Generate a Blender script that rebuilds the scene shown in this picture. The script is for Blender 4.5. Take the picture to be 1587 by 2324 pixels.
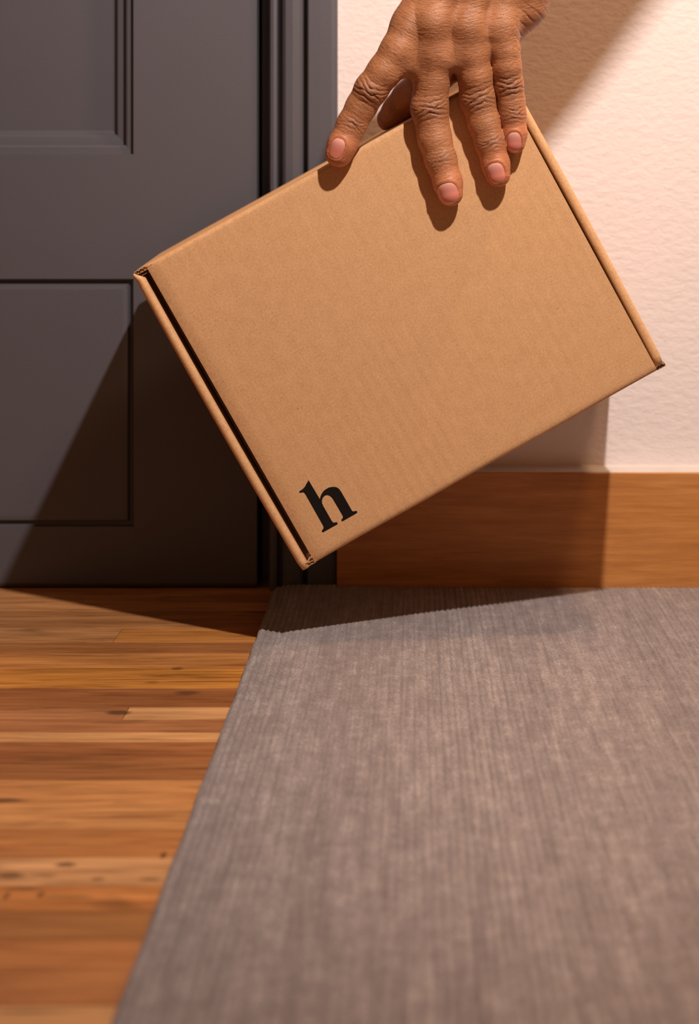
import bpy, bmesh, math, random
import numpy as np
from mathutils import Vector, Matrix

C = bpy.context.scene
for o in list(bpy.data.objects): bpy.data.objects.remove(o)

# ------------------------------------------------------------------ camera, world, lamps, exposure
S = 0.00024            # metres per photo pixel on the wall plane
F = 3228.0             # focal length in photo pixels
D = F*S                # camera to wall
HC = 838*S             # camera height
U0, V0 = 938.0, 497.0  # where the level view axis meets the picture (shifted lens)
cam_d = bpy.data.cameras.new('camera'); cam = bpy.data.objects.new('camera', cam_d)
C.collection.objects.link(cam); C.camera = cam
cam.location = (0, -D, HC); cam.rotation_euler = (math.pi/2, 0, 0)
cam_d.sensor_fit = 'VERTICAL'; cam_d.sensor_height = 36; cam_d.sensor_width = 36*1587/2324
cam_d.lens = F*36/2324
cam_d.shift_x = -(U0-793.5)/2324; cam_d.shift_y = -(1162-V0)/2324
cam_d.clip_start = 0.01
cam_d.dof.use_dof = True; cam_d.dof.focus_distance = 0.645; cam_d.dof.aperture_fstop = 9.0

w = bpy.data.worlds.new('world'); C.world = w; w.use_nodes = True
bg = w.node_tree.nodes['Background']; bg.inputs[0].default_value = (1.0, 0.50, 0.24, 1); bg.inputs[1].default_value = 0.155

LAMP = Vector((0.1886, -0.5582, 0.7374))
def lamp(name, loc, r, power, col, aim=None, cone=60):
    l = bpy.data.lights.new(name, 'SPOT' if aim else 'POINT'); l.energy = power; l.shadow_soft_size = r; l.color = col
    o = bpy.data.objects.new(name, l); C.collection.objects.link(o); o.location = loc
    if aim:
        l.spot_size = math.radians(cone); l.spot_blend = 1.0
        o.rotation_euler = (Vector(aim)-Vector(loc)).to_track_quat('-Z', 'Y').to_euler()
    return o
lamp('key_lamp', LAMP, 0.010, 27.0, (1.0, 0.885, 0.80), (-0.05, -0.02, 0.20), 93)
lamp('second_lamp', (0.28, -0.20, 0.85), 0.04, 10.0, (1.0, 0.60, 0.33))

vs = C.view_settings
C.display_settings.display_device = 'sRGB'
vs.view_transform = 'Standard'; vs.look = 'None'; vs.gamma = 1; vs.use_curve_mapping = False; vs.exposure = 0.0

# ------------------------------------------------------------------ helpers
def link(name, me, mat, parent=None):
    o = bpy.data.objects.new(name, me); C.collection.objects.link(o)
    if mat is not None: me.materials.append(mat)
    if parent is not None: o.parent = parent
    return o
def from_bm(name, bm, mat, parent=None, smooth=False):
    bmesh.ops.recalc_face_normals(bm, faces=bm.faces)
    me = bpy.data.meshes.new(name); bm.to_mesh(me); bm.free()
    if smooth: me.polygons.foreach_set('use_smooth', [True]*len(me.polygons))
    return link(name, me, mat, parent)
def pyd(name, v, f, mat, parent=None, smooth=False):
    me = bpy.data.meshes.new(name); me.from_pydata([tuple(p) for p in v], [], [tuple(q) for q in f]); me.update()
    if smooth: me.polygons.foreach_set('use_smooth', [True]*len(me.polygons))
    return link(name, me, mat, parent)
def boxbm(bm, x0, x1, y0, y1, z0, z1, bev=0):
    r = bmesh.ops.create_cube(bm, size=1)
    for v in r['verts']:
        v.co = Vector(((x0+x1)/2+v.co.x*(x1-x0), (y0+y1)/2+v.co.y*(y1-y0), (z0+z1)/2+v.co.z*(z1-z0)))
    if bev:
        es = list({e for v in r['verts'] for e in v.link_edges})
        bmesh.ops.bevel(bm, geom=es, offset=bev, segments=2, profile=0.5, affect='EDGES')
    return bm
def box(name, x0, x1, y0, y1, z0, z1, mat, parent=None, bev=0):
    return from_bm(name, boxbm(bmesh.new(), x0, x1, y0, y1, z0, z1, bev), mat, parent)
def empty(name, loc=(0, 0, 0), parent=None):
    o = bpy.data.objects.new(name, None); C.collection.objects.link(o); o.location = loc
    if parent: o.parent = parent
    return o
def extrude_profile(name, pts, axis, a, b, mat, parent=None, smooth=False):
    """closed profile pts swept along an axis: 'z' -> pts are (x,y); 'x' -> pts are (y,z)"""
    n = len(pts); v = []
    for t in (a, b):
        for p in pts: v.append((p[0], p[1], t) if axis == 'z' else (t, p[0], p[1]))
    f = [(i, (i+1) % n, n+(i+1) % n, n+i) for i in range(n)]
    f += [tuple(range(n))[::-1], tuple(range(n, 2*n))]
    bm = bmesh.new(); vv = [bm.verts.new(p) for p in v]
    for q in f: bm.faces.new([vv[i] for i in q])
    return from_bm(name, bm, mat, parent, smooth)
def px(u, v, y):       # the point at depth y (world) that the camera sees at photo pixel u, v
    k = (y+D)/F
    return Vector(((u-U0)*k, y, HC-(v-V0)*k))
def wx(u): return (u-U0)*S
def wz(v): return HC-(v-V0)*S

# ------------------------------------------------------------------ materials
def srgb(r, g, b):
    f = lambda c: (c/255/12.92) if c <= 10 else ((c/255+0.055)/1.055)**2.4
    return (f(r), f(g), f(b), 1)
class NT:
    def __init__(s, name):
        s.m = bpy.data.materials.new(name); s.m.use_nodes = True; s.t = s.m.node_tree; s.n = s.t.nodes
        s.b = s.n['Principled BSDF']
    def node(s, kind, **kw):
        n = s.n.new('ShaderNode'+kind)
        for k, v in kw.items():
            if k == 'inp':
                for a, b in v.items():
                    if isinstance(b, bpy.types.NodeSocket): s.t.links.new(b, n.inputs[a])
                    else: n.inputs[a].default_value = b
            else: setattr(n, k, v)
        return n
    def ramp(s, fac, stops):
        n = s.node('ValToRGB', inp={0: fac}); e = n.color_ramp.elements
        while len(e) < len(stops): e.new(0.5)
        for i, (p, c) in enumerate(stops):
            e[i].position = p; e[i].color = c if len(c) == 4 else (*c, 1)
        return n.outputs[0]
    def coords(s, kind='Object', scale=(1, 1, 1), off=None, rot=(0, 0, 0)):
        tc = s.node('TexCoord'); m = s.node('Mapping', inp={0: tc.outputs[kind], 'Scale': scale, 'Rotation': rot})
        if off is not None: s.t.links.new(off, m.inputs['Location'])
        return m.outputs[0]
    def noise(s, vec, scale, detail=4, rough=0.5, dist=0):
        return s.node('TexNoise', inp={'Vector': vec, 'Scale': scale, 'Detail': detail, 'Roughness': rough, 'Distortion': dist}).outputs[0]
    def math(s, op, a, b=0.0, c=None):
        i = {0: a, 1: b}
        if c is not None: i[2] = c
        return s.node('Math', operation=op, inp=i).outputs[0]
    def mix(s, fac, a, b, mode='MIX'):
        n = s.node('Mix', data_type='RGBA', blend_type=mode)
        for i, v in ((0, fac), (6, a), (7, b)):
            if isinstance(v, bpy.types.NodeSocket): s.t.links.new(v, n.inputs[i])
            else: n.inputs[i].default_value = v
        return n.outputs[2]
    def bump(s, h, dist, strength=1.0, normal=None):
        n = s.node('Bump', inp={'Height': h, 'Distance': dist, 'Strength': strength})
        if normal is not None: s.t.links.new(normal, n.inputs['Normal'])
        return n.outputs[0]
    def out(s, col=None, rough=None, normal=None, spec=None):
        for k, v in (('Base Color', col), ('Roughness', rough), ('Normal', normal), ('Specular IOR Level', spec)):
            if v is None: continue
            if isinstance(v, bpy.types.NodeSocket): s.t.links.new(v, s.b.inputs[k])
            else: s.b.inputs[k].default_value = v
        return s.m

def mat_plaster():
    n = NT('plaster'); v = n.coords(scale=(1, 1, 1.7))
    a = n.noise(v, 165, 3, 0.5, 0.2); b = n.noise(v, 420, 3, 0.6)
    h = n.math('ADD', a, n.math('MULTIPLY', b, 0.22))
    c = n.mix(n.noise(v, 25, 2), (0.80, 0.72, 0.70, 1), (0.76, 0.68, 0.665, 1))
    return n.out(c, 0.75, n.bump(h, 0.0010, 0.55), 0.25)
def mat_paint():
    n = NT('grey_paint'); v = n.coords()
    c = n.mix(n.noise(v, 12, 3), (0.083, 0.079, 0.094, 1), (0.094, 0.089, 0.104, 1))
    return n.out(c, 0.55, n.bump(n.noise(v, 900, 3), 0.0002, 0.35), 0.35)
def mat_flat(name, col, rough=0.6, spec=0.3):
    n = NT(name); v = n.coords()
    c = n.mix(n.noise(v, 60, 3), col, tuple(x*0.8 for x in col[:3])+(1,))
    return n.out(c, rough, n.bump(n.noise(v, 500, 3), 0.0003, 0.4), spec)
def mat_oak():
    n = NT('oak'); v = n.coords(scale=(1, 8, 14))
    g = n.noise(v, 16, 5, 0.62, 0.5); f = n.noise(n.coords(scale=(1, 8, 30)), 60, 4, 0.6)
    c = n.ramp(n.math('ADD', n.math('MULTIPLY', g, 0.7), n.math('MULTIPLY', f, 0.3)),
               [(0.30, (0.36, 0.135, 0.034)), (0.5, (0.50, 0.205, 0.055)), (0.7, (0.62, 0.285, 0.088))])
    return n.out(c, 0.45, n.bump(f, 0.0003, 0.4), 0.4)
def mat_plank():
    n = NT('acacia'); oi = n.node('ObjectInfo')
    off = n.node('CombineXYZ', inp={0: n.math('MULTIPLY', oi.outputs['Random'], 7.0), 1: n.math('MULTIPLY', oi.outputs['Random'], 3.0), 2: 0.0}).outputs[0]
    v = n.coords(scale=(1, 9, 4), off=off)
    streak = n.noise(v, 9, 6, 0.6, 0.8)
    fine = n.noise(n.coords(scale=(1, 26, 4), off=off), 24, 5, 0.65, 0.3)
    blot = n.noise(n.coords(scale=(1, 3.5, 1), off=off), 14, 3, 0.5, 0.6)
    k = n.math('ADD', n.math('MULTIPLY', streak, 0.50), n.math('MULTIPLY', fine, 0.50))
    mult = n.ramp(k, [(0.36, (0.46, 0.38, 0.32)), (0.48, (0.90, 0.87, 0.84)), (0.62, (1.28, 1.30, 1.34))])
    c = n.mix(1.0, oi.outputs['Color'], mult, 'MULTIPLY')
    c = n.mix(n.ramp(blot, [(0.60, (0, 0, 0)), (0.74, (0.8, 0.8, 0.8))]), c, (0.10, 0.04, 0.014, 1))
    c = knots(n, c)
    return n.out(c, n.math('ADD', 0.36, n.math('MULTIPLY', fine, 0.2)), n.bump(fine, 0.0003, 0.4), 0.45)
def knots(n, c):
    # knots and dark flecks that sit in particular boards: x, y, half length, half width (m), strength
    kd = [(268, 1617, 30, 5, .85), (425, 1573, 30, 5, .7), (402, 1517, 13, 3.5, .7), (150, 1962, 24, 6, .75), (22, 1987, 34, 8, .7), (100, 1986, 34, 4, .5), (222, 1995, 14, 5, .5),
          (340, 1995, 26, 4, .6), (371, 1941, 7, 8, .8), (0, 1816, 60, 6, .75), (150, 2036, 60, 5, .45), (55, 2016, 44, 4, .6), (15, 2033, 8, 10, .6), (92, 2031, 9, 8, .6), (60, 2296, 80, 4, .7), (345, 1548, 16, 3, .4)]
    v = n.coords(); nz = n.noise(n.coords(scale=(1, 3, 1)), 90, 3, 0.6)
    for u, w_, a, b_, st in kd:
        y = 838*F*S/(w_-V0)-D; k = (y+D)/F; x = (u-U0)*k; rx = a*k; ry = b_*k*(y+D)/HC
        mp = n.node('Mapping', inp={0: v, 'Location': (-x/rx, -y/ry, 0), 'Scale': (1/rx, 1/ry, 0)})
        L = n.node('VectorMath', operation='LENGTH', inp={0: mp.outputs[0]}).outputs['Value']
        msk = n.math('MULTIPLY', n.math('MINIMUM', n.math('MAXIMUM', n.math('MULTIPLY', n.math('SUBTRACT', n.math('ADD', nz, 0.75), L), 1.6), 0.0), 1.0), st)
        c = n.mix(msk, c, (0.10, 0.042, 0.016, 1))
    return c
def mat_rug():
    n = NT('rug_weave'); v = n.coords()
    a = n.noise(n.coords(scale=(1, 0.10, 1)), 330, 3, 0.6)       # threads along the ribs
    bl = n.noise(n.coords(scale=(1, 0.05, 1)), 45, 3, 0.6)
    fl = n.noise(v, 900, 3, 0.7); big = n.noise(v, 150, 3, 0.6)
    k = n.math('ADD', n.math('ADD', n.math('MULTIPLY', a, 0.28), n.math('MULTIPLY', fl, 0.40)), n.math('ADD', n.math('MULTIPLY', big, 0.20), n.math('MULTIPLY', bl, 0.12)))
    c = n.ramp(k, [(0.36, (0.165, 0.130, 0.128)), (0.51, (0.270, 0.222, 0.217)), (0.66, (0.47, 0.40, 0.385))])
    h = n.math('ADD', n.math('MULTIPLY', n.noise(n.coords(scale=(1, 0.6, 1)), 1300, 2, 0.6), 0.8), fl)
    n.b.inputs['Sheen Weight'].default_value = 0.15; n.b.inputs['Sheen Roughness'].default_value = 0.6
    return n.out(c, 0.92, n.bump(h, 0.0008, 0.7), 0.1)
def mat_kraft(name='kraft', tint=1.0):
    n = NT(name); v = n.coords()
    fib = n.noise(n.coords(scale=(1, 1, 1.5), rot=(0, 0.5, 0)), 1900, 2, 0.6); mot = n.noise(v, 950, 4, 0.65); big = n.noise(v, 14, 3); mid = n.noise(v, 160, 3)
    k = n.math('ADD', n.math('ADD', n.math('MULTIPLY', fib, 0.42), n.math('MULTIPLY', mot, 0.43)), n.math('MULTIPLY', mid, 0.15))
    t = tint*1.16
    c = n.ramp(k, [(0.34, (0.40*t, 0.215*t, 0.098*t)), (0.50, (0.56*t, 0.315*t, 0.152*t)), (0.66, (0.68*t, 0.41*t, 0.215*t))])
    c = n.mix(n.math('MULTIPLY', big, 0.4), c, (0.57*t, 0.305*t, 0.14*t, 1))
    for sc, thr, gain, fac, rot in ((130, 0.90, 0.42, 0.95, 0.4), (300, 0.90, 0.75, 0.6, -0.6), (420, 0.80, 0.55, 0.3, 0.9)):
        vo = n.node('TexVoronoi', feature='F1', inp={'Vector': n.coords(scale=(1, 1, 0.6), rot=(0, rot, 0)), 'Scale': sc, 'Randomness': 1.0})
        ch = n.node('SeparateColor', inp={0: vo.outputs['Color']}).outputs[0]
        dot = n.math('LESS_THAN', vo.outputs['Distance'], n.math('MULTIPLY', n.math('MAXIMUM', n.math('SUBTRACT', ch, thr), 0.0), gain))
        c = n.mix(n.math('MULTIPLY', dot, fac), c, (0.07*tint, 0.03*tint, 0.012*tint, 1))
    wv = n.node('TexWave', wave_type='BANDS', bands_direction='X', inp={'Vector': v, 'Scale': 62, 'Distortion': 1.2, 'Detail': 2, 'Detail Scale': 0.4}).outputs[1]
    ripple = n.math('MULTIPLY', wv, n.ramp(n.noise(v, 16, 2), [(0.42, (0, 0, 0)), (0.6, (1, 1, 1))]))
    h = n.math('ADD', n.math('MULTIPLY', mot, 0.12), n.math('MULTIPLY', ripple, 0.25))
    return n.out(c, 0.72, n.bump(h, 0.00035, 0.5), 0.3)
def mat_skin():
    n = NT('skin'); v = n.coords()
    at = lambda s: n.node('Attribute', attribute_name=s).outputs['Fac']
    kn, tip, side, cr = at('knuckle'), at('tip'), at('side'), at('crease')
    fc = n.node('Attribute', attribute_name='finger_map').outputs['Vector']
    mp = lambda sc: n.node('Mapping', inp={0: fc, 'Scale': sc}).outputs[0]
    mot = n.noise(v, 420, 4, 0.6); big = n.noise(v, 60, 3, 0.5)
    lines = n.noise(mp((1.5, 0.26, 0.3)), 1.0, 4, 0.6, 0.5)      # fine creases running across each finger
    hatch = n.noise(mp((0.55, 1.0, 0.3)), 1.6, 3, 0.6, 0.4)
    c = n.ramp(big, [(0.35, (0.42, 0.165, 0.068)), (0.65, (0.545, 0.228, 0.102))])
    c = n.mix(n.math('MULTIPLY', side, 0.55), c, (0.62, 0.225, 0.095, 1))
    c = n.mix(n.math('MULTIPLY', tip, 0.70), c, (0.70, 0.215, 0.10, 1))
    c = n.mix(n.math('MULTIPLY', kn, 0.60), c, (0.22, 0.083, 0.040, 1))
    c = n.mix(n.math('MULTIPLY', cr, 0.75), c, (0.085, 0.028, 0.014, 1))
    c = n.mix(n.ramp(lines, [(0.38, (0.42, 0.42, 0.42)), (0.50, (0, 0, 0))]), c, (0.24, 0.088, 0.038, 1))
    c = n.mix(n.ramp(mot, [(0.58, (0, 0, 0)), (0.74, (0.4, 0.4, 0.4))]), c, (0.20, 0.075, 0.035, 1))
    keep = n.math('SUBTRACT', 1.0, n.math('MULTIPLY', tip, 0.8))
    h = n.math('MULTIPLY', n.math('ADD', n.math('MULTIPLY', lines, 1.0), n.math('MULTIPLY', hatch, 0.55)), keep)
    h = n.math('ADD', h, n.math('MULTIPLY', n.noise(v, 2200, 2), 0.12))
    n.b.inputs['Subsurface Weight'].default_value = 0.10; n.b.inputs['Subsurface Radius'].default_value = (1, 0.35, 0.2); n.b.inputs['Subsurface Scale'].default_value = 0.0015
    return n.out(c, 0.43, n.bump(h, 0.00055, 0.7), 0.5)
def mat_nail():
    n = NT('fingernail'); at = n.node('Attribute', attribute_name='tipward').outputs['Fac']
    c = n.ramp(at, [(0.0, (0.78, 0.40, 0.33)), (0.30, (0.72, 0.285, 0.23)), (0.8, (0.70, 0.215, 0.15)), (0.93, (0.80, 0.36, 0.21))])
    n.b.inputs['Subsurface Weight'].default_value = 0.1; n.b.inputs['Subsurface Scale'].default_value = 0.001
    return n.out(c, 0.26, None, 0.6)
PLASTER, PAINT, OAK, PLANK, RUG, KRAFT, SKIN, NAIL = mat_plaster(), mat_paint(), mat_oak(), mat_plank(), mat_rug(), mat_kraft(), mat_skin(), mat_nail()
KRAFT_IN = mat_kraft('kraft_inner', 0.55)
INK = mat_flat('black_ink', (0.0085, 0.006, 0.0045, 1), 0.6, 0.2)
WHITE = mat_flat('white_caulk', (0.70, 0.64, 0.61, 1), 0.6)
SUB = mat_flat('dark_underlay', (0.02, 0.012, 0.008, 1), 0.9, 0.1)
SWEEP = mat_flat('dusty_rubber', (0.075, 0.045, 0.035, 1), 0.8, 0.2)

# ------------------------------------------------------------------ the setting
XL, XR, YB, ZT = -0.75, 0.95, -1.7, 1.9
b = 0.018*D
o = box('wall_back', wx(766), XR, 0, 0.08, -0.02, ZT, PLASTER); o['kind'] = 'structure'
o = box('wall_behind_door', XL, wx(766), 0.035, 0.08, -0.02, ZT, SUB); o['kind'] = 'structure'

# baseboard with a painted ledge on top
bb_top = HC-(1072-V0)*S*(D-b)/D
bb = empty('baseboard_back'); bb['kind'] = 'structure'
o = extrude_profile('board', [(0, 0), (-b, 0), (-b, bb_top-0.0006), (-b+0.0006, bb_top), (0, bb_top)], 'x', wx(765)*(D-b)/D, XR, OAK, bb)
o = extrude_profile('caulk_ledge', [(0, bb_top), (-b+0.0005, bb_top), (-b+0.0009, bb_top+0.0004), (-0.006, bb_top+0.0006), (-0.002, bb_top+0.0008), (0, bb_top+0.0016)], 'x', wx(765)*(D-b)/D, XR, WHITE, bb)

# door: stiles, rails, recessed panels with mitred mouldings (face at y = 0)
door = empty('door_1'); door['kind'] = 'structure'
dz0 = wz(1325); DX = wx(583)
P1 = (XL+0.02, wx(303), wz(350), 1.2)          # upper panel opening: x0,x1,z0,z1
P2 = (XL+0.02, wx(302), wz(1195), wz(633))
dep = 0.03
def rail(name, x0, x1, z0, z1): return box(name, x0, x1, 0, dep, z0, z1, PAINT, door)
rail('stile', wx(303), DX, dz0, ZT)
rail('rail', XL, wx(303), wz(633), wz(350))
rail('rail', XL, wx(303), dz0, wz(1195))
rail('rail', XL, wx(303), 1.2, ZT)
def moulding(name, P, prof, parent):
    """profile (inset, depth) swept round the panel opening with mitred corners"""
    x0, x1, z0, z1 = P; v = []; f = []
    for ins, d in prof:
        v += [(x0+ins, d, z0+ins), (x1-ins, d, z0+ins), (x1-ins, d, z1-ins), (x0+ins, d, z1-ins)]
    for i in range(len(prof)-1):
        for k in range(4):
            a = 4*i+k; c = 4*i+(k+1) % 4; f.append((a, c, c+4, a+4))
    return pyd(name, v, f, PAINT, parent)
m = S
profA = [(0, 0.0), (1*m, 0.0034), (8*m, 0.0036), (17*m, 0.0038), (21*m, 0.0046), (22.5*m, 0.0078), (30*m, 0.0080), (42*m, 0.0084), (46*m, 0.0094), (48*m, 0.0118), (57*m, 0.0124)]
profB = [(0, 0.0), (1*m, 0.0030), (10*m, 0.0036), (12*m, 0.0020), (14*m, 0.0010), (24*m, 0.0006)]
moulding('moulding', P1, profA, door); moulding('moulding', P2, profB, door)
box('panel', XL, P1[1]-56*m, 0.0124, 0.02, P1[2]+56*m, P1[3]-56*m, PAINT, door)
box('panel', XL, P2[1]-23*m, 0.0006, 0.02, P2[2]+23*m, P2[3]-23*m, PAINT, door, 0.0002)
box('door_sweep', XL, DX, -0.0004, 0.004, dz0-0.0012, dz0+0.0002, SWEEP, door)

# door casing: stepped profile, jamb strip in the reveal
cs = empty('trim_1'); cs['kind'] = 'structure'
def X(u): return wx(u)
prof = [(X(767), 0.0), (X(767), -0.0085), (X(764), -0.0095), (X(755), -0.0100), (X(730), -0.0100), (X(704), -0.0098), (X(701), -0.0090), (X(699), -0.0020), (X(692), -0.0020),
        (X(690), -0.0075), (X(684), -0.0092), (X(668), -0.0096), (X(652), -0.0090), (X(645), -0.0072), (X(642), -0.0010), (X(633), -0.0010), (X(631), -0.0058), (X(624), -0.0064),
        (X(617), -0.0058), (X(613), -0.0040), (X(611), 0.014), (X(611), 0.035), (X(767), 0.035)]
extrude_profile('casing', prof, 'z', 0.0, ZT, PAINT, cs)
box('jamb', X(590), X(611.5), 0.012, 0.035, 0.0, ZT, PAINT, cs)
box('dark_gap_strip', X(584), X(590), 0.016, 0.035, 0.0, ZT, SUB, cs)  # near-black filler: the shade of the door gap put into its colour

# floor of glued acacia strips, each its own piece
fl = box('floor', XL, XR, YB, 0.05, -0.03, -0.0035, SUB); fl['kind'] = 'structure'
rnd = random.Random(4)
def v2y(v): return 838*F*S/(v-V0)-D
rows = [(1300, 1386, [(9999, (196, 130, 84))]), (1386, 1425, [(9999, (172, 112, 70))]), (1425, 1457, [(267, (184, 122, 78)), (9999, (190, 120, 62))]),
        (1457, 1482, [(9999, (160, 98, 56))]), (1482, 1515, [(9999, (190, 120, 66))]), (1515, 1562, [(9999, (200, 126, 58))]), (1562, 1604, [(9999, (152, 90, 52))]),
        (1604, 1632, [(285, (176, 112, 72)), (9999, (214, 150, 102))]), (1632, 1661, [(9999, (176, 110, 70))]), (1661, 1683, [(9999, (214, 148, 98))]),
        (1683, 1726, [(9999, (164, 98, 58))]), (1726, 1769, [(9999, (158, 96, 56))]), (1769, 1824, [(9999, (206, 134, 82))]), (1824, 1881, [(9999, (208, 138, 86))]),
        (1881, 1946, [(9999, (192, 120, 70))]), (1946, 2010, [(9999, (212, 148, 102))]), (2010, 2067, [(9999, (198, 122, 68))]),
        (2067, 2130, [(9999, (164, 104, 60))]), (2130, 2195, [(9999, (182, 112, 66))]), (2195, 2281, [(9999, (180, 112, 68))]), (2281, 2400, [(9999, (206, 144, 98))])]
def plank(x0, x1, y0, y1, rgb):
    g = 0.00013; z = rnd.uniform(-0.00015, 0)
    o = box('plank', x0+g, x1-g, y0+g, y1-g, -0.0035, z, PLANK, fl, 0.00025)
    c = srgb(*rgb); o.color = (c[0]*0.97, c[1]*1.10, c[2]*1.05, 1)
yl = 0.05
for v0, v1, segs in rows:
    ya = v2y(v0) if v0 > 1300 else 0.02; yb = v2y(v1); x = XL
    for u, rgb in segs:
        ym = (ya+yb)/2
        x1 = XR if u > 5000 else (u-U0)*(ym+D)/F
        if x1 > XL: plank(x, x1, yb, ya, rgb); x = x1
    yl = yb
y = yl
while y > YB+0.02:
    wd = rnd.uniform(0.024, 0.034); k = rnd.uniform(-25, 18); xs = rnd.uniform(-0.4, 0.4)
    plank(XL, xs, y-wd, y, (188+k, 120+k, 74+k)); k2 = rnd.uniform(-25, 18)
    plank(xs, XR, y-wd, y, (188+k2, 120+k2, 74+k2)); y -= wd

# ------------------------------------------------------------------ rug: ribbed flat weave with rounded, slightly lifted far corner
def build_rug():
    tr = 0.0048; xe = -0.0745; pitch = 0.0027
    per = 6; nx = int((XR-0.05-xe)/pitch*per); xs = [xe+i*pitch/per for i in range(nx+1)]
    yb_, yf = -0.0125, -1.45
    ys = list(np.linspace(0, 1, 150)**1.0); ys = [yb_+(yf-yb_)*(t**1.5) for t in ys]
    r0 = 0.013
    X_, Y_ = np.meshgrid(np.array(xs), np.array(ys)); nY, nX = X_.shape
    # edge setback: back edge stops at the baseboard on the right, reaches the casing on the left
    back = np.where(X_ > wx(765), -b-0.0005, yb_)
    d = np.clip(r0-(X_-xe), 0, r0); cut = r0-np.sqrt(np.clip(r0*r0-d*d, 0, None))
    lim = back-cut*0.9
    Yc = np.minimum(Y_, lim)
    # gentle waviness of the hanging selvedge
    e = np.exp(-(X_-xe)/0.004)
    Xc = X_+e*(0.0002*np.sin(Yc*95)+0.00012*np.sin(Yc*231+1))
    rib = 0.00034*np.cos(2*np.pi*(X_-xe)/pitch)*(0.6+0.4*np.sin(X_*61)) + 0.00012*np.cos(2*np.pi*(X_-xe)/pitch*1.5)
    lift = 0.0012*np.exp(-((X_+0.05)/0.05)**2)*np.exp(-((Yc+0.012)/0.04)**2)
    lip = 0.0010*np.exp(-((X_-xe)/0.006)**2)*np.exp(-((Yc+0.118)/0.010)**2)
    wave = 0.0006*np.exp(-((X_-0.03)/0.05)**2)*np.exp(-((Yc+0.085)/0.03)**2)
    rnd_e = np.clip((X_-xe)/0.0022, 0, 1); edge = tr*(1-0.75*(1-np.sqrt(1-(1-rnd_e)**2)))
    Z = edge+rib*rnd_e+lift+lip+wave - 0.0012*np.exp(-(lim-Yc)/0.0012)*(1-0)
    V = np.stack([Xc, Yc, Z], -1).reshape(-1, 3)
    idx = np.arange(nY*nX).reshape(nY, nX)
    f = np.stack([idx[:-1, :-1], idx[1:, :-1], idx[1:, 1:], idx[:-1, 1:]], -1).reshape(-1, 4)
    # skirt down to the floor
    ring = np.concatenate([idx[0, ::-1], idx[1:, 0], idx[-1, 1:], idx[1:-1, -1][::-1]])
    base = len(V); Vs = V[ring].copy(); Vs[:, 2] = 0.00005
    V = np.vstack([V, Vs]); n = len(ring)
    sk = [(ring[i], ring[(i+1) % n], base+(i+1) % n, base+i) for i in range(n)]
    me = bpy.data.meshes.new('rug'); me.from_pydata(V.tolist(), [], f.tolist()+[tuple(map(int, q)) for q in sk]); me.update()
    bm = bmesh.new(); bm.from_mesh(me); bmesh.ops.remove_doubles(bm, verts=bm.verts, dist=1e-6)
    bmesh.ops.recalc_face_normals(bm, faces=bm.faces); bm.to_mesh(me); bm.free()
    me.polygons.foreach_set('use_smooth', [True]*len(me.polygons))
    o = link('rug', me, RUG)
    o['label'] = 'large flat grey ribbed rug lying on the wooden floor up to the baseboard'; o['category'] = 'rug'
build_rug()

# ------------------------------------------------------------------ cardboard mailer box, held tilted
Q = [0.05516, -0.50652, 0.0665, -0.00454, -0.12625, 0.15477]
BW, BH, BT = 0.1932, 0.1573, 0.1091
def rotm(a, b_, c):
    return Matrix.Rotation(c, 3, 'Z') @ Matrix.Rotation(a, 3, 'X') @ Matrix.Rotation(b_, 3, 'Y')
# own axes: x along the long side, z up the short side, y into the depth
BM = rotm(*Q[:3]); BC = Vector(Q[3:6])
bx = empty('cardboard_box', BC); bx.rotation_mode = 'QUATERNION'; bx.rotation_quaternion = BM.to_quaternion()
bx['label'] = 'brown cardboard mailing box printed with a black letter h, held tilted on its corner'; bx['category'] = 'box'
CAM = Vector((0, -D, HC))
BN = BM @ Vector((0, -1, 0))     # outward normal of the front face
def on_plane(u, v, h):           # camera ray to the plane h metres in front of the box's face
    d = px(u, v, 0)-CAM; p0 = BC+BN*h
    t = (p0-CAM).dot(BN)/d.dot(BN); return CAM+d*t
def bl(u, v, h=0.0):             # the same in the box's own axes
    return BM.transposed() @ (on_plane(u, v, h)-BC)
hw, hh = BW/2, BH/2
# rails: double walls at both short ends with a rolled, rounded top
def roll(name, x_out, x_in, z0, z1, ytop, bulge):
    n = 10; zs = np.linspace(0, 1, 40); v = []; f = []
    xo, xi = x_out, x_in; w_ = (xi-xo)
    for t in zs:
        z = z0+(z1-z0)*t
        endt = min(t, 1-t)*(z1-z0); k = min(1, endt/0.0035); k = (0.88 if t < 0.5 else 0.3)+(0.12 if t < 0.5 else 0.7)*math.sqrt(1-(1-k)**2)
        bow = bulge*math.sin(math.pi*t)
        for i in range(n+1):
            a = math.pi*i/n
            cx = (xo+xi)/2; rx = abs(w_)/2
            sx = -1 if xi > xo else 1
            x = cx + sx*rx*math.cos(a)*(1 if (sx*math.cos(a) < 0) == (xi < xo) else 1)
            yy = ytop+rx*1.0*(1-math.sin(a))
            if k < 1: yy += 0.0
            x = xi+(x-xi)*k if t < 0.5 else xo+(x-xo)*k
            v.append((x-(bow if xi > xo else -bow), yy, z))
        v.append((xi+0, BT, z)); v.append((xo*1.0-(bow if xi > xo else -bow)*0, BT, z))
    m_ = n+3
    for j in range(len(zs)-1):
        for i in range(m_):
            a = j*m_+i; c = j*m_+(i+1) % m_; f.append((a, c, c+m_, a+m_))
    f.append(tuple(range(m_))); f.append(tuple(range((len(zs)-1)*m_, len(zs)*m_))[::-1])
    o = pyd(name, v, f, KRAFT, bx)
    bm = bmesh.new(); bm.from_mesh(o.data); bmesh.ops.recalc_face_normals(bm, faces=bm.faces); bm.to_mesh(o.data); bm.free()
    for p in o.data.polygons: p.use_smooth = len(p.vertices) == 4
    return o
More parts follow.
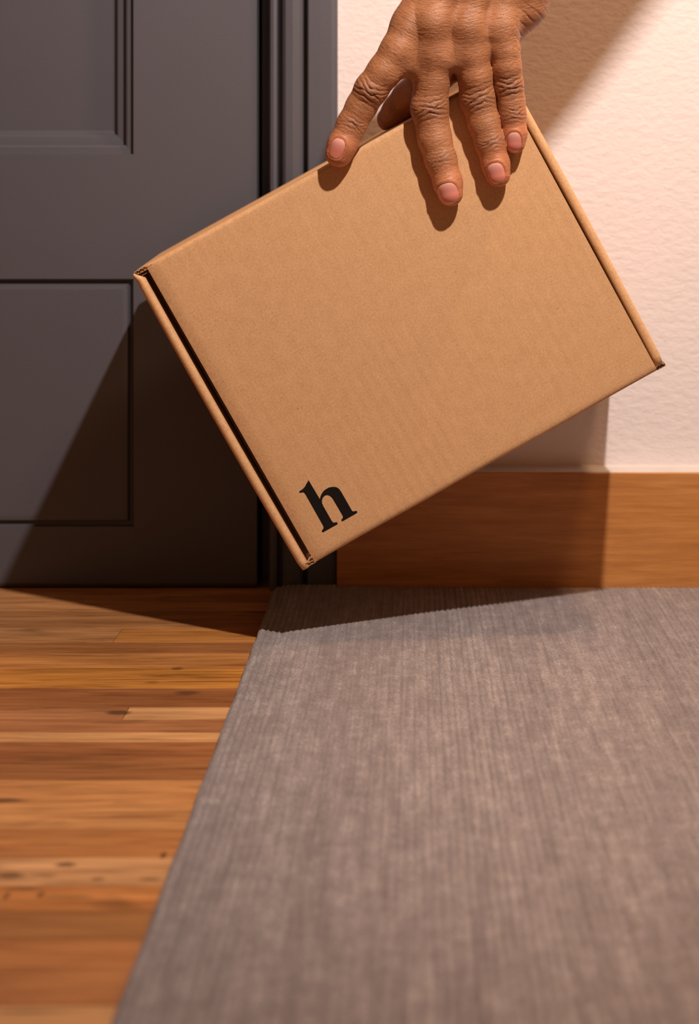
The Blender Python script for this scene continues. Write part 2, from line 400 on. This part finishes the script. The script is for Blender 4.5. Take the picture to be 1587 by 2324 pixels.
roll('side_wall', -hw, -hw+0.0043, -hh+0.0001, hh-0.0008, 0.0004, 0.0006)
roll('side_wall', hw, hw-0.0047, -hh+0.0024, hh-0.0010, 0.0014, 0.0006)
# tray: back panel, top and bottom walls
bm = bmesh.new()
boxbm(bm, -hw+0.001, hw-0.001, BT-0.0022, BT, -hh+0.001, hh-0.001, 0.0004)
boxbm(bm, -hw+0.0105, hw-0.0075, 0.0035, BT-0.0022, -hh+0.001, -hh+0.003, 0.0004)
boxbm(bm, hw-0.0052, hw-0.0004, 0.0040, BT-0.0022, -hh+0.0004, -hh+0.0022)
boxbm(bm, -hw+0.0028, -hw+0.0078, 0.0045, BT-0.0022, hh-0.0022, hh-0.0006)
from_bm('tray', bm, KRAFT, bx)
bm = bmesh.new(); boxbm(bm, -hw+0.0043, -hw+0.0080, 0.013, BT-0.003, -hh+0.003, hh-0.003)
from_bm('inner_flap', bm, KRAFT_IN, bx)
bm = bmesh.new(); boxbm(bm, hw-0.0058, hw-0.0040, 0.007, BT-0.003, -hh+0.003, hh-0.003)
from_bm('inner_flap', bm, KRAFT_IN, bx)
# lid: front panel, rounded fold at the top edge, wrapped down the top side, small lip at the bottom edge
def lid():
    xl, xr = -hw+0.0073, hw-0.0050
    R_ = 0.0022; th = 0.0016
    path = []
    for t in np.linspace(BT-0.0005, 0.006, 6): path.append((t, hh))           # top side, back to front (y,z)
    for i in range(7):
        a = math.pi/2*i/6; path.append((R_-R_*math.sin(a)+0.0, hh-R_+R_*math.cos(a)))
    for t in np.linspace(hh-R_-0.002, -hh+0.0035, 60): path.append((0.0, t))
    for i in range(1, 6):
        a = math.pi/2*i/5; path.append((0.0022-0.0022*math.cos(a), -hh+0.0035-0.0030*math.sin(a)))
    path.append((0.006, -hh+0.0005)); path.append((BT-0.004, -hh+0.0005))
    nx = 60; V = []; Fc = []
    P_ = np.array(path); n = len(P_)
    T_ = np.gradient(P_, axis=0); T_ /= np.linalg.norm(T_, axis=1)[:, None]+1e-12
    Nn = np.stack([-T_[:, 1], T_[:, 0]], 1)
    rr = random.Random(2); ph = [rr.uniform(0, 6) for _ in range(6)]
    for layer in (0, 1):
        for i in range(n):
            for j in range(nx+1):
                s = j/nx; x = xl+(xr-xl)*s
                # widen over the top side so it reaches the ends
                top = max(0, min(1, (P_[i, 0]-0.001)/0.003)) if P_[i, 1] > 0 else 0
                xx = x
                if top > 0: xx = x+(-0.0060*(1-s)+0.0050*s)*top*(1 if i < 6 else 0.6)
                y, z = P_[i]
                wob = 0.0002*math.sin(6*s*1.1+ph[0])+0.00012*math.sin(17*s+ph[1])
                if P_[i, 1] < -hh+0.003: z += wob*0.8
                if P_[i, 1] > hh-0.003: z += wob*0.35
                pass
                # lid's cut edges curl inwards a touch
                c = math.exp(-(x-xl)/0.0016)
                if P_[i, 0] < 0.0005: y += 0.0010*c
                off = layer*th
                V.append((xx, y+Nn[i, 0]*off, z+Nn[i, 1]*off))
    m_ = nx+1
    for L in (0, 1):
        o_ = L*n*m_
        for i in range(n-1):
            for j in range(nx):
                q = (o_+i*m_+j, o_+i*m_+j+1, o_+(i+1)*m_+j+1, o_+(i+1)*m_+j); Fc.append(q if L == 0 else q[::-1])
    N1 = n*m_
    for i in range(n-1):
        for j in (0, nx): Fc.append((i*m_+j, (i+1)*m_+j, N1+(i+1)*m_+j, N1+i*m_+j))
    for j in range(nx):
        for i in (0, n-1): Fc.append((i*m_+j, i*m_+j+1, N1+i*m_+j+1, N1+i*m_+j))
    o = pyd('lid', V, Fc, KRAFT, bx)
    bm = bmesh.new(); bm.from_mesh(o.data); bmesh.ops.recalc_face_normals(bm, faces=bm.faces); bm.to_mesh(o.data); bm.free()
    for p in o.data.polygons: p.use_smooth = True
    md = o.modifiers.new('split', 'EDGE_SPLIT'); md.split_angle = math.radians(50)
    return o
lid()
# cut corrugated ends: two liners with a fluted sheet between them
def corrugated(name, x0, x1, z0, z1, y, flutes=4, m=None):
    v = []; f = []
    def strip(pts, th):
        b0 = len(v)
        for (x, z) in pts:
            for yy in (y, y+0.004): v.append((x, yy, z)); v.append((x, yy, z+th))
        for i in range(len(pts)-1):
            a = b0+4*i; c = a+4
            f.extend([(a, c, c+1, a+1), (a+2, a+3, c+3, c+2), (a, a+2, c+2, c), (a+1, c+1, c+3, a+3)])
        f.append((b0, b0+1, b0+3, b0+2)); e = b0+4*(len(pts)-1); f.append((e, e+2, e+3, e+1))
    strip([(x0, z0), (x1, z0)], 0.00022); strip([(x0, z1), (x1, z1)], 0.00022)
    n = flutes*8
    strip([(x0+(x1-x0)*i/n, (z0+z1)/2+(z1-z0)*0.42*math.sin(2*math.pi*flutes*i/n)) for i in range(n+1)], 0.00016)
    o = pyd(name, v, f, m or KRAFT, bx)
    bm = bmesh.new(); bm.from_mesh(o.data); bmesh.ops.recalc_face_normals(bm, faces=bm.faces); bm.to_mesh(o.data); bm.free()
corrugated('corrugated_edge', -hw+0.0012, -hw+0.0085, hh-0.0019, hh-0.0004, 0.0010, 4)
corrugated('corrugated_edge', -hw+0.0030, -hw+0.0072, hh-0.0034, hh-0.0022, 0.0022, 3, KRAFT_IN)
corrugated('corrugated_edge', hw-0.0048, hw-0.0002, -hh+0.0003, -hh+0.0020, 0.0016, 3, KRAFT_IN)
corrugated('corrugated_edge', -hw+0.0030, -hw+0.0078, -hh+0.0004, -hh+0.0018, 0.0012, 3)
# crumpled corner flap at the lowest corner
rr = random.Random(8); v = []; f = []
for i in range(9):
    for j in range(5):
        s, t = i/8, j/4
        v.append((-hw+0.0038+s*0.0042, 0.0006+t*0.0030+rr.uniform(-.0004, .0004), -hh+0.0020+0.0022*s*(1-t)+rr.uniform(-.0004, .0004)))
for i in range(8):
    for j in range(4): f.append((i*5+j, i*5+j+1, i*5+j+6, i*5+j+5))
o = pyd('corner_flap', v, f, KRAFT, bx); md = o.modifiers.new('th', 'SOLIDIFY'); md.thickness = 0.0004
# printed letter h
hpts = [(532,157),(668,385),(675,352),(690,318),(712,288),(740,265),(775,246),(812,238),(848,238),(878,246),(902,266),(925,298),(1046,510),(1056,526),(1070,533),(1088,528),(1104,525),(1114,531),(1117,544),(1110,554),(945,649),(932,650),(925,640),(928,628),(941,614),(945,598),(938,580),(828,392),(808,364),(784,345),(757,336),(728,343),(705,365),(693,398),(694,430),(708,466),(808,642),(822,660),(838,668),(858,662),(874,664),(883,674),(878,688),(712,781),(698,783),(690,773),(693,760),(706,745),(712,728),(706,704),(492,326),(478,309),(462,303),(442,308),(428,311),(418,301),(421,291),(444,277),(468,258),(490,232),(510,195)]
bm = bmesh.new()
top = [bm.verts.new(bl(600+x*300/1587, 1060+y*300/1587, 0.0)+Vector((0, -0.00005, 0))) for x, y in hpts]
fc = bm.faces.new(top)
r = bmesh.ops.extrude_face_region(bm, geom=[fc])
for e in r['geom']:
    if isinstance(e, bmesh.types.BMVert): e.co.y += 0.0008
bmesh.ops.triangulate(bm, faces=bm.faces[:])
o = from_bm('printed_letter', bm, INK, bx); o['label'] = 'black printed serif letter h'

# ------------------------------------------------------------------ the hand
K = 600/1587.0
def hp(cx, cy, h):               # measuring frame of the hand close-up -> world, in millimetres
    return np.array(on_plane(700+cx*K, cy*K, h*0.001))*1000
RK = K*0.197                     # close-up pixels to millimetres at the hand
fingers = {
 'index':  [((182, 925, 5.2), 80), ((205, 868, 5.4), 85), ((262, 745, 5.2), 88), ((318, 640, 6.5), 90), ((378, 535, 9.0), 98), ((455, 430, 11), 99), ((540, 300, 12), 104), ((620, 150, 11), 112)],
 'middle': [((852, 1162, 5.6), 77), ((838, 1095, 5.0), 86), ((795, 960, 4.2), 95), ((757, 830, 4.0), 101), ((728, 650, 4.6), 111), ((742, 480, 7.0), 106), ((748, 310, 11), 108), ((745, 130, 14.5), 114)],
 'ring':   [((1140, 1050, 5.4), 74), ((1125, 985, 4.8), 83), ((1092, 860, 4.2), 91), ((1055, 740, 4.0), 96), ((1015, 590, 4.8), 106), ((1000, 450, 8.0), 103), ((978, 320, 10.5), 105), ((945, 160, 13), 112)],
 'pinky':  [((1240, 858, 5.4), 64), ((1240, 800, 5.2), 71), ((1228, 690, 5.2), 78), ((1218, 610, 5.4), 81), ((1203, 510, 6.6), 86), ((1190, 400, 9), 87), ((1180, 300, 10), 90), ((1150, 150, 10.5), 106)],
}
wr = {'index': (930, -560, 10), 'middle': (1030, -580, 14), 'ring': (1120, -580, 13), 'pinky': (1210, -560, 8)}
def chain_pts(l): return [(hp(*p), r*RK) for p, r in l]
FG = {k: chain_pts(v) for k, v in fingers.items()}
thumb = [(hp(860, 330, -12), 11), (hp(720, 480, -32), 9.5), (hp(610, 585, -46), 8.2), (hp(545, 660, -52), 7.6), (hp(490, 715, -56), 6.4)]
palm = []
for k, l in FG.items():
    m0, r0 = l[-1]; we = hp(*wr[k]); 
    palm.append([(m0, r0*1.0), (m0*0.72+we*0.28+np.array(BN)*0.3, 8.0), (m0*0.4+we*0.6-np.array(BN)*1.5, 10.5), (we, 13)])
inner = lambda cx, cy, h: hp(cx, cy, h)
palm.append([(inner(690, 240, -4), 8), (inner(790, 0, -6), 11.5), (inner(960, -350, -2), 15)])
palm.append([(inner(870, 250, -4), 8.5), (inner(950, 0, -6), 12), (inner(1080, -350, -2), 15)])
palm.append([(inner(1080, 220, -5), 8.5), (inner(1130, 0, -6), 11.5), (inner(1180, -300, -2), 14)])
palm.append([(inner(1190, 150, 0), 10.0), (inner(1262, 20, 0), 13.0), (inner(1290, -160, 4), 15), (inner(1250, -480, 14), 14)])   # little-finger side of the palm
palm.append([(inner(860, 330, -12), 11), (inner(900, 0, -12), 15), (inner(1000, -400, 10), 16)])                         # thumb side, behind
webs = [[(hp(610, 385, 10), 6.0), (hp(660, 300, 9), 7)], [(hp(850, 350, 11), 6.0), (hp(875, 300, 11), 6.5)], [(hp(1090, 265, 9), 5.5), (hp(1095, 230, 9), 7)]]
fore = [(hp(1066, -440, 1), 26, 17), (hp(1085, -580, 4), 26.5, 18.5), (hp(1125, -730, 9), 26, 20), (np.array([63.0, -182, 378]), 26.5, 21), (np.array([86.0, -205, 430]), 27, 22)]
fore2 = [[], []]
for i, (c, ra, rb) in enumerate(fore):
    d_ = fore[min(i+1, 4)][0]-fore[max(i-1, 0)][0]; l1 = np.cross(d_/np.linalg.norm(d_), np.array([0.25, -1, 0.1])); l1 /= np.linalg.norm(l1)
    for q, sg in ((0, 1), (1, -1)): fore2[q].append((c+l1*sg*(ra-rb), rb))
fore2.append([(c, rb+0.6) for c, ra, rb in fore])
vox = 0.42
allp = [p for l in FG.values() for p in l]+thumb+[p for l in palm for p in l]+[p for l in fore2 for p in l]
lo = np.min([p-r for p, r in allp], 0)-3; hi = np.max([p+r for p, r in allp], 0)+3
N = np.ceil((hi-lo)/vox).astype(int)+1
BIG = 30.0
def seg_d(Pt, a, ra, c, rc):
    ab = c-a; L2 = ab@ab
    t = np.clip(((Pt-a)@ab)/L2, 0, 1)
    d = Pt-a-t[..., None]*ab
    return np.sqrt((d*d).sum(-1))-(ra+(rc-ra)*t)
def smin(a, b_, k):
    h = np.maximum(k-np.abs(a-b_), 0)/k
    return np.minimum(a, b_)-h*h*k*0.25
def add(field, chain, k, pad=9.0):
    for (a, ra), (c, rc) in zip(chain[:-1], chain[1:]):
        l_ = np.minimum(a-ra, c-rc)-pad; h_ = np.maximum(a+ra, c+rc)+pad
        i0 = np.maximum(((l_-lo)/vox).astype(int), 0); i1 = np.minimum(((h_-lo)/vox).astype(int)+1, N)
        g = np.stack(np.meshgrid(*[(lo[q]+vox*np.arange(i0[q], i1[q])).astype(np.float32) for q in range(3)], indexing='ij'), -1)
        d = seg_d(g, a.astype(np.float32), ra, c.astype(np.float32), rc)
        sl = tuple(slice(i0[q], i1[q]) for q in range(3))
        field[sl] = smin(field[sl], d, k) if k > 0 else np.minimum(field[sl], d)
def new(): return np.full(N, BIG, np.float32)
fgf = new()
for l in FG.values():
    t_ = new(); add(t_, l, 2.2); fgf = np.minimum(fgf, t_)
t_ = new(); add(t_, thumb, 3.0); fgf = np.minimum(fgf, t_)
pf = new()
for l in palm: add(pf, l, 3.2)
wf = new()
for l in webs: add(wf, l, 4.0)
pf = smin(pf, wf, 5.0)
wf = new()
for l in fore2: add(wf, l, 4.0)
pf = smin(pf, wf, 9.0)
field = smin(fgf, pf, 4.5)
del fgf, pf, wf, t_
# flesh flattens where it presses on the cardboard
gx, gy, gz = [(lo[q]+vox*np.arange(N[q])).astype(np.float32) for q in range(3)]
Ml = np.array(BM, np.float32); c_ = np.array(BC, np.float32)*1000
def loc(k): return ((gx-c_[0])*Ml[0, k])[:, None, None]+((gy-c_[1])*Ml[1, k])[None, :, None]+((gz-c_[2])*Ml[2, k])[None, None, :]
bd = np.maximum(np.maximum(np.abs(loc(0))-BW*500, np.abs(loc(2))-BH*500), np.maximum(-loc(1)-0.05, loc(1)-BT*1000))
field = -smin(-field, bd, 1.2)
del bd
def surface_nets(f):
    nx, ny, nz = f.shape; ins = f < 0
    cell = np.zeros((nx-1, ny-1, nz-1), np.uint8)
    for i in (0, 1):
        for j in (0, 1):
            for k in (0, 1): cell += ins[i:nx-1+i, j:ny-1+j, k:nz-1+k]
    act = (cell > 0) & (cell < 8); ids = np.full(act.shape, -1, np.int64); I = np.argwhere(act); ids[act] = np.arange(len(I))
    acc = np.zeros((len(I), 3)); cnt = np.zeros(len(I))
    cor = [(i, j, k) for i in (0, 1) for j in (0, 1) for k in (0, 1)]
    val = {c: f[I[:, 0]+c[0], I[:, 1]+c[1], I[:, 2]+c[2]] for c in cor}
    for c in cor:
        for ax in range(3):
            if c[ax]: continue
            d = list(c); d[ax] = 1; d = tuple(d); va, vb = val[c], val[d]; s = (va < 0) != (vb < 0)
            t = np.where(s, va/np.where(s, va-vb, 1), 0)
            p = np.array(c, float)[None].repeat(len(I), 0); p[:, ax] += t
            acc[s] += p[s]; cnt[s] += 1
    V = I+acc/cnt[:, None]; faces = []
    for ax in range(3):
        b1, b2 = (ax+1) % 3, (ax+2) % 3
        A = [slice(None)]*3; B = [slice(None)]*3; A[ax] = slice(0, -1); B[ax] = slice(1, None)
        ch = ins[tuple(A)] != ins[tuple(B)]; E = np.argwhere(ch)
        E = E[(E[:, b1] > 0) & (E[:, b2] > 0) & (E[:, b1] < f.shape[b1]-1) & (E[:, b2] < f.shape[b2]-1)]
        q = []
        for o1, o2 in ((0, 0), (1, 0), (1, 1), (0, 1)):
            T = E.copy(); T[:, b1] -= o1; T[:, b2] -= o2; q.append(ids[T[:, 0], T[:, 1], T[:, 2]])
        q = np.stack(q, 1); neg = ins[E[:, 0], E[:, 1], E[:, 2]]
        q[~neg] = q[~neg][:, ::-1]; faces.append(q)
    return V, np.vstack(faces)
V, Fq = surface_nets(field)
Pw = lo+V*vox
# normals from the field
def sample(Pt):
    g = (Pt-lo)/vox; i = np.clip(np.floor(g).astype(int), 0, N-2); t = g-i; r = 0
    for a in (0, 1):
        for b_ in (0, 1):
            for c in (0, 1):
                r = r+field[i[:, 0]+a, i[:, 1]+b_, i[:, 2]+c]*(t[:, 0] if a else 1-t[:, 0])*(t[:, 1] if b_ else 1-t[:, 1])*(t[:, 2] if c else 1-t[:, 2])
    return r
def grad(Pt, e=0.6):
    G = np.stack([sample(Pt+np.eye(3)[q]*e)-sample(Pt-np.eye(3)[q]*e) for q in range(3)], 1)
    return G/(np.linalg.norm(G, axis=1)[:, None]+1e-9)
Nv = grad(Pw)
bn = np.array(BN)
crs = np.zeros(len(Pw)); kn = np.zeros(len(Pw)); tipm = np.zeros(len(Pw)); disp = np.zeros(len(Pw)); own = np.full(len(Pw), 99.0)
def frame(c, nxt):
    ax = nxt-c; ax = ax/np.linalg.norm(ax); lat = np.cross(ax, bn); lat /= np.linalg.norm(lat); dor = np.cross(lat, ax)
    if dor@bn < 0: dor = -dor
    return ax, lat, dor
def smoothstep(x): x = np.clip(x, 0, 1); return x*x*(3-2*x)
nails = {}
rngn = np.random.default_rng(5)
dist_to = {}
for name, l in FG.items():
    dd = np.full(len(Pw), 1e9)
    for (a, ra), (c, rc) in zip(l[:-1], l[1:]): dd = np.minimum(dd, seg_d(Pw, a, ra, c, rc))
    dist_to[name] = dd
allD = np.stack([dist_to[k] for k in FG], 1); who = allD.argmin(1)
for fi, (name, l) in enumerate(FG.items()):
    mine = (who == fi)
    for ji, (j, amp, sl, sw, wl) in enumerate([(4, 0.52, 5.2, 6.8, 2.5), (2, 0.34, 3.2, 5.6, 1.9)]):
        c, r = l[j]; ax, lat, dor = frame(c, l[j-1][0])
        q = Pw-c; s = q@ax; t = q@lat; up = q@dor
        msk = np.exp(-(s/sl)**2)*np.exp(-(t/sw)**2)*smoothstep((up/r+0.05)*1.6)*mine
        ph = rngn.uniform(0, 6, 4); sgn = np.where(s > 0, 1, -1)
        warp = -sgn*0.060*t*t*np.exp(-(np.abs(s)/7)) + 0.38*np.sin(t*0.5+ph[0]) + 0.28*np.sin(t*1.0+s*0.6+ph[1]) + 0.10*np.sin(t*2.1-s+ph[3])
        wv = np.cos(2*np.pi*(s+warp)/wl+ph[2])
        brk = 0.55+0.45*smoothstep(0.5+0.6*np.sin(t*0.8+s*1.9+ph[2])+0.3*np.sin(t*1.7-s*0.7))
        dip = smoothstep((-wv-0.35)/0.6)
        disp += amp*msk*(-1.15*dip*brk+0.22*np.clip(wv, 0, 1))
        bulge = np.exp(-(s/(sl*0.8))**2)*smoothstep((up/r)*1.3)*mine
        disp += 0.25*bulge*(ji == 0)
        kn = np.maximum(kn, msk*0.75); crs = np.maximum(crs, msk*dip*brk)
    # faint creases along the phalanges
    c, r = l[3]; ax, lat, dor = frame(c, l[2][0]); q = Pw-c; s = q@ax; t = q@lat
    disp += mine*0.03*np.cos(2*np.pi*(s+0.8*np.sin(t*0.7+fi)+0.5*np.sin(s*0.9+t*1.3))/1.4)*(0.5+0.5*np.sin(s*1.3-t*0.8))*np.exp(-(np.clip(allD[:, fi], 0, 9)/2))
    c, r = l[5]; ax, lat, dor = frame(c, l[4][0]); q = Pw-c; s = q@ax; t = q@lat
    disp += mine*0.06*np.cos(2*np.pi*(s+0.9*np.sin(t*0.6+fi)+0.02*t*t+0.6*np.sin(s*0.7+t))/1.7)*(0.5+0.5*np.sin(s*0.9-t*0.7+fi))*np.exp(-(s/14)**2)*np.exp(-(np.clip(allD[:, fi], 0, 9)/2))
    c, r = l[0]; tipm = np.maximum(tipm, np.exp(-(np.linalg.norm(Pw-c, axis=1)/11.5)**2)*mine)
# knuckle row and the folds on the little-finger side of the palm
for name, l in FG.items():
    c, r = l[-1]; ax, lat, dor = frame(c, l[-2][0]); q = Pw-c; s = q@ax; t = q@lat
    m_ = np.exp(-(s/9)**2)*np.exp(-(t/7)**2)*smoothstep((q@dor)/r*1.5)
    disp += m_*0.05*np.cos(2*np.pi*(s+0.8*np.sin(t*0.9)+0.5*np.sin(s+t))/1.6); kn = np.maximum(kn, m_*0.22)
hc = hp(1270, 210, 2); d_ = np.array(hp(1400, 20, 2))-hc; d_ /= np.linalg.norm(d_)
s = (Pw-hc)@d_; rr_ = np.linalg.norm(Pw-hc, axis=1)
disp += -0.55*np.clip(np.cos(2*np.pi*(s-0.2*np.sin(rr_))/3.8), 0, 1)**4*np.exp(-((rr_-5)/9)**2)*(Pw[:, 0] > hp(1225, 200, 5)[0])
side = np.clip(1-np.abs(Nv@bn)*1.3, 0, 1)*np.exp(-np.clip(allD.min(1), 0, 20)/3)
# nail beds, measured in the close-up: centre, axis towards the tip, half length, half width
nspec = {'index': ((170, 893), (-0.36, 0.93), 64, 45), 'middle': ((838, 1166), (0.28, 0.96), 66, 66), 'ring': ((1128, 1042), (0.24, 0.97), 64, 54), 'pinky': ((1237, 856), (0.03, 1.0), 62, 44)}
ux = np.array([1.0, 0, 0]); uz = np.array([0, 0, 1.0])
def cproj(Pt):                    # world mm -> close-up coordinates
    y_ = Pt[:, 1]/1000+D
    u = U0+F*Pt[:, 0]/1000/y_; v_ = V0+F*(HC-Pt[:, 2]/1000)/y_
    return (u-700)/K, v_/K
cu, cv = cproj(Pw)
def nail_coord(spec, cx, cy):
    (c0, c1), (ax0, ax1), hl, hwid = spec; n_ = math.hypot(ax0, ax1); ax0 /= n_; ax1 /= n_
    a = ((cx-c0)*ax0+(cy-c1)*ax1)/hl; t = ((cx-c0)*ax1-(cy-c1)*ax0)/hwid
    return a, t
for fi, (name, spec) in enumerate(nspec.items()):
    a, t = nail_coord(spec, cu, cv); rad = (np.abs(a)**2.6+np.abs(t)**2.6)**(1/2.6)
    ok = (who == fi) & (Nv[:, 1] < -0.1)
    fold = np.exp(-((rad-1.20)/0.13)**2)*np.where(a > 0.6, 0.35, 1.0)
    disp += ok*(0.22*fold-0.32*smoothstep((1.06-rad)/0.12))
    tipm = np.where(ok, np.maximum(tipm, 0.8*np.exp(-((rad-1.1)/0.25)**2)), tipm)
    kn = kn*np.where(ok, smoothstep((rad-1.05)/0.3), 1)
# smooth map of each finger: millimetres along it (from the knuckle) and across it
W_ = np.zeros(len(Pw)); SA = np.zeros(len(Pw)); TA = np.zeros(len(Pw))
for fi, (name, l) in enumerate(FG.items()):
    wgt = np.exp(-np.clip(allD[:, fi]-allD.min(1), 0, 40)/1.6); bs = np.zeros(len(Pw)); bt = np.zeros(len(Pw)); bestd = np.full(len(Pw), 1e9); cum = 0.0
    for (a, ra), (c, rc) in zip(l[::-1][:-1], l[::-1][1:]):
        L_ = np.linalg.norm(c-a); ax = (c-a)/L_; lat = np.cross(ax, bn); lat /= np.linalg.norm(lat)
        q = Pw-a; s = q@ax; t = q@lat; first = cum == 0.0
        sc_ = np.clip(s, -1e3 if first else 0, L_ if c is not l[0][0] else 1e3); d = np.linalg.norm(q-np.clip(s, 0, L_)[:, None]*ax, axis=1)
        m_ = d < bestd; bs[m_] = (cum+sc_)[m_]; bt[m_] = t[m_]; bestd = np.minimum(bestd, d); cum += L_
    SA += wgt*(bs+fi*0.0); TA += wgt*(bt+fi*7.0); W_ += wgt
SA /= W_; TA /= W_
Pd = Pw+Nv*disp[:, None]
# forearm: out of the picture, up towards the right and the viewer
arm = [(np.array([68.0, -188, 392]), 22, 16), (np.array([75.0, -194, 406]), 26.6, 21.2), (np.array([86.0, -205, 430]), 27, 22), (np.array([121.0, -250, 507]), 29, 27), (np.array([160.0, -295, 600]), 34, 32), (np.array([185.0, -330, 670]), 35, 33), (np.array([188.0, -335, 680]), 20, 18)]
def catmull(P_, m_):
    A = np.array([np.concatenate([c, [ra, rb]]) for c, ra, rb in P_]); A = np.vstack([2*A[0]-A[1], A, 2*A[-1]-A[-2]]); out = []
    for i in range(1, len(A)-2):
        for q in range(m_):
            t = q/m_; out.append(0.5*((2*A[i])+(A[i+1]-A[i-1])*t+(2*A[i-1]-5*A[i]+4*A[i+1]-A[i+2])*t*t+(3*A[i]-A[i-1]-3*A[i+1]+A[i+2])*t**3))
    out.append(A[-2]); return [(o_[:3], o_[3], o_[4]) for o_ in out]
arm = catmull(arm, 5)
Va = []; Fa = []; base = len(Pd); n = 48
for i, (c, ra, rb) in enumerate(arm):
    nx_ = arm[min(i+1, len(arm)-1)][0]-arm[max(i-1, 0)][0]; nx_ = nx_/np.linalg.norm(nx_)
    l1 = np.cross(nx_, np.array([0.25, -1, 0.1])); l1 /= np.linalg.norm(l1); l2 = np.cross(nx_, l1)
    for k in range(n):
        a_ = 2*math.pi*k/n; Va.append(c+l1*ra*math.cos(a_)+l2*rb*math.sin(a_))
for i in range(len(arm)-1):
    for k in range(n):
        Fa.append([base+i*n+k, base+i*n+(k+1) % n, base+(i+1)*n+(k+1) % n, base+(i+1)*n+k])
Vall = np.vstack([Pd, np.array(Va)])*0.001
me = bpy.data.meshes.new('person')
caps = [list(range(base, base+n)), list(range(base+(len(arm)-1)*n, base+len(arm)*n))[::-1]]
me.from_pydata(Vall.tolist(), [], Fq.tolist()+Fa+caps); me.update()
me.polygons.foreach_set('use_smooth', [True]*len(me.polygons))
z0 = np.zeros(len(Va))
for nm, arr in (('knuckle', kn), ('tip', tipm), ('side', side), ('crease', crs)):
    at_ = me.attributes.new(nm, 'FLOAT', 'POINT'); at_.data.foreach_set('value', np.concatenate([np.clip(arr, 0, 1), z0]).astype(np.float32))
fm_ = np.zeros((len(Vall), 3), np.float32); fm_[:len(Pw), 0] = SA; fm_[:len(Pw), 1] = TA; fm_[:len(Pw), 2] = Pw[:, 1]
VA_ = np.array(Va); fm_[len(Pw):, 0] = -VA_[:, 2]; fm_[len(Pw):, 1] = VA_[:, 0]; fm_[len(Pw):, 2] = VA_[:, 1]
at_ = me.attributes.new('finger_map', 'FLOAT_VECTOR', 'POINT'); at_.data.foreach_set('vector', fm_.ravel())
person = link('person', me, SKIN)
person['label'] = "person's bare brown right hand reaching down, gripping the box by its top edge"; person['category'] = 'person'
# fingernails: curved plates seated in their beds
for fi, (name, spec) in enumerate(nspec.items()):
    (c0, c1), (a0, a1), hl, hwid = spec; n_ = math.hypot(a0, a1); a0 /= n_; a1 /= n_
    G = 16; P_ = []; tw = []
    h0 = FG[name][0][1]
    for i in range(G+1):
        for j in range(G+1):
            s_, t_ = 2*i/G-1, 2*j/G-1
            # square grid -> superellipse
            a = s_*math.sqrt(max(0, 1-t_*t_/2)); t = t_*math.sqrt(max(0, 1-s_*s_/2)); e_ = 0.86
            k_ = 1+0.10*(abs(s_*t_)); a *= k_*1.0; t *= k_*1.0
            cx = c0+a*hl*a0+t*hwid*a1; cy = c1+a*hl*a1-t*hwid*a0
            P_.append(hp(cx, cy, 22)); tw.append((a+1)/2)
    P_ = np.array(P_); camp = np.array(CAM)*1000; dr = P_-camp; dr /= np.linalg.norm(dr, axis=1)[:, None]
    T = np.zeros(len(P_))
    for it in range(60):
        d = sample(P_+dr*T[:, None]); T += np.clip(d, -2, 2)*0.7
    P_ = P_+dr*T[:, None]; Ng = grad(P_)
    lift_ = np.array([0.06-0.34*max(0, ((2*i/G-1)**8)) * 0.6 - 0.28*((2*j/G-1)**8) for i in range(G+1) for j in range(G+1)])
    P_ = P_+Ng*lift_[:, None]
    fq = [(i*(G+1)+j, i*(G+1)+j+1, (i+1)*(G+1)+j+1, (i+1)*(G+1)+j) for i in range(G) for j in range(G)]
    o = pyd('fingernail', P_*0.001, fq, NAIL, person, True)
    at_ = o.data.attributes.new('tipward', 'FLOAT', 'POINT'); at_.data.foreach_set('value', np.array(tw, np.float32))
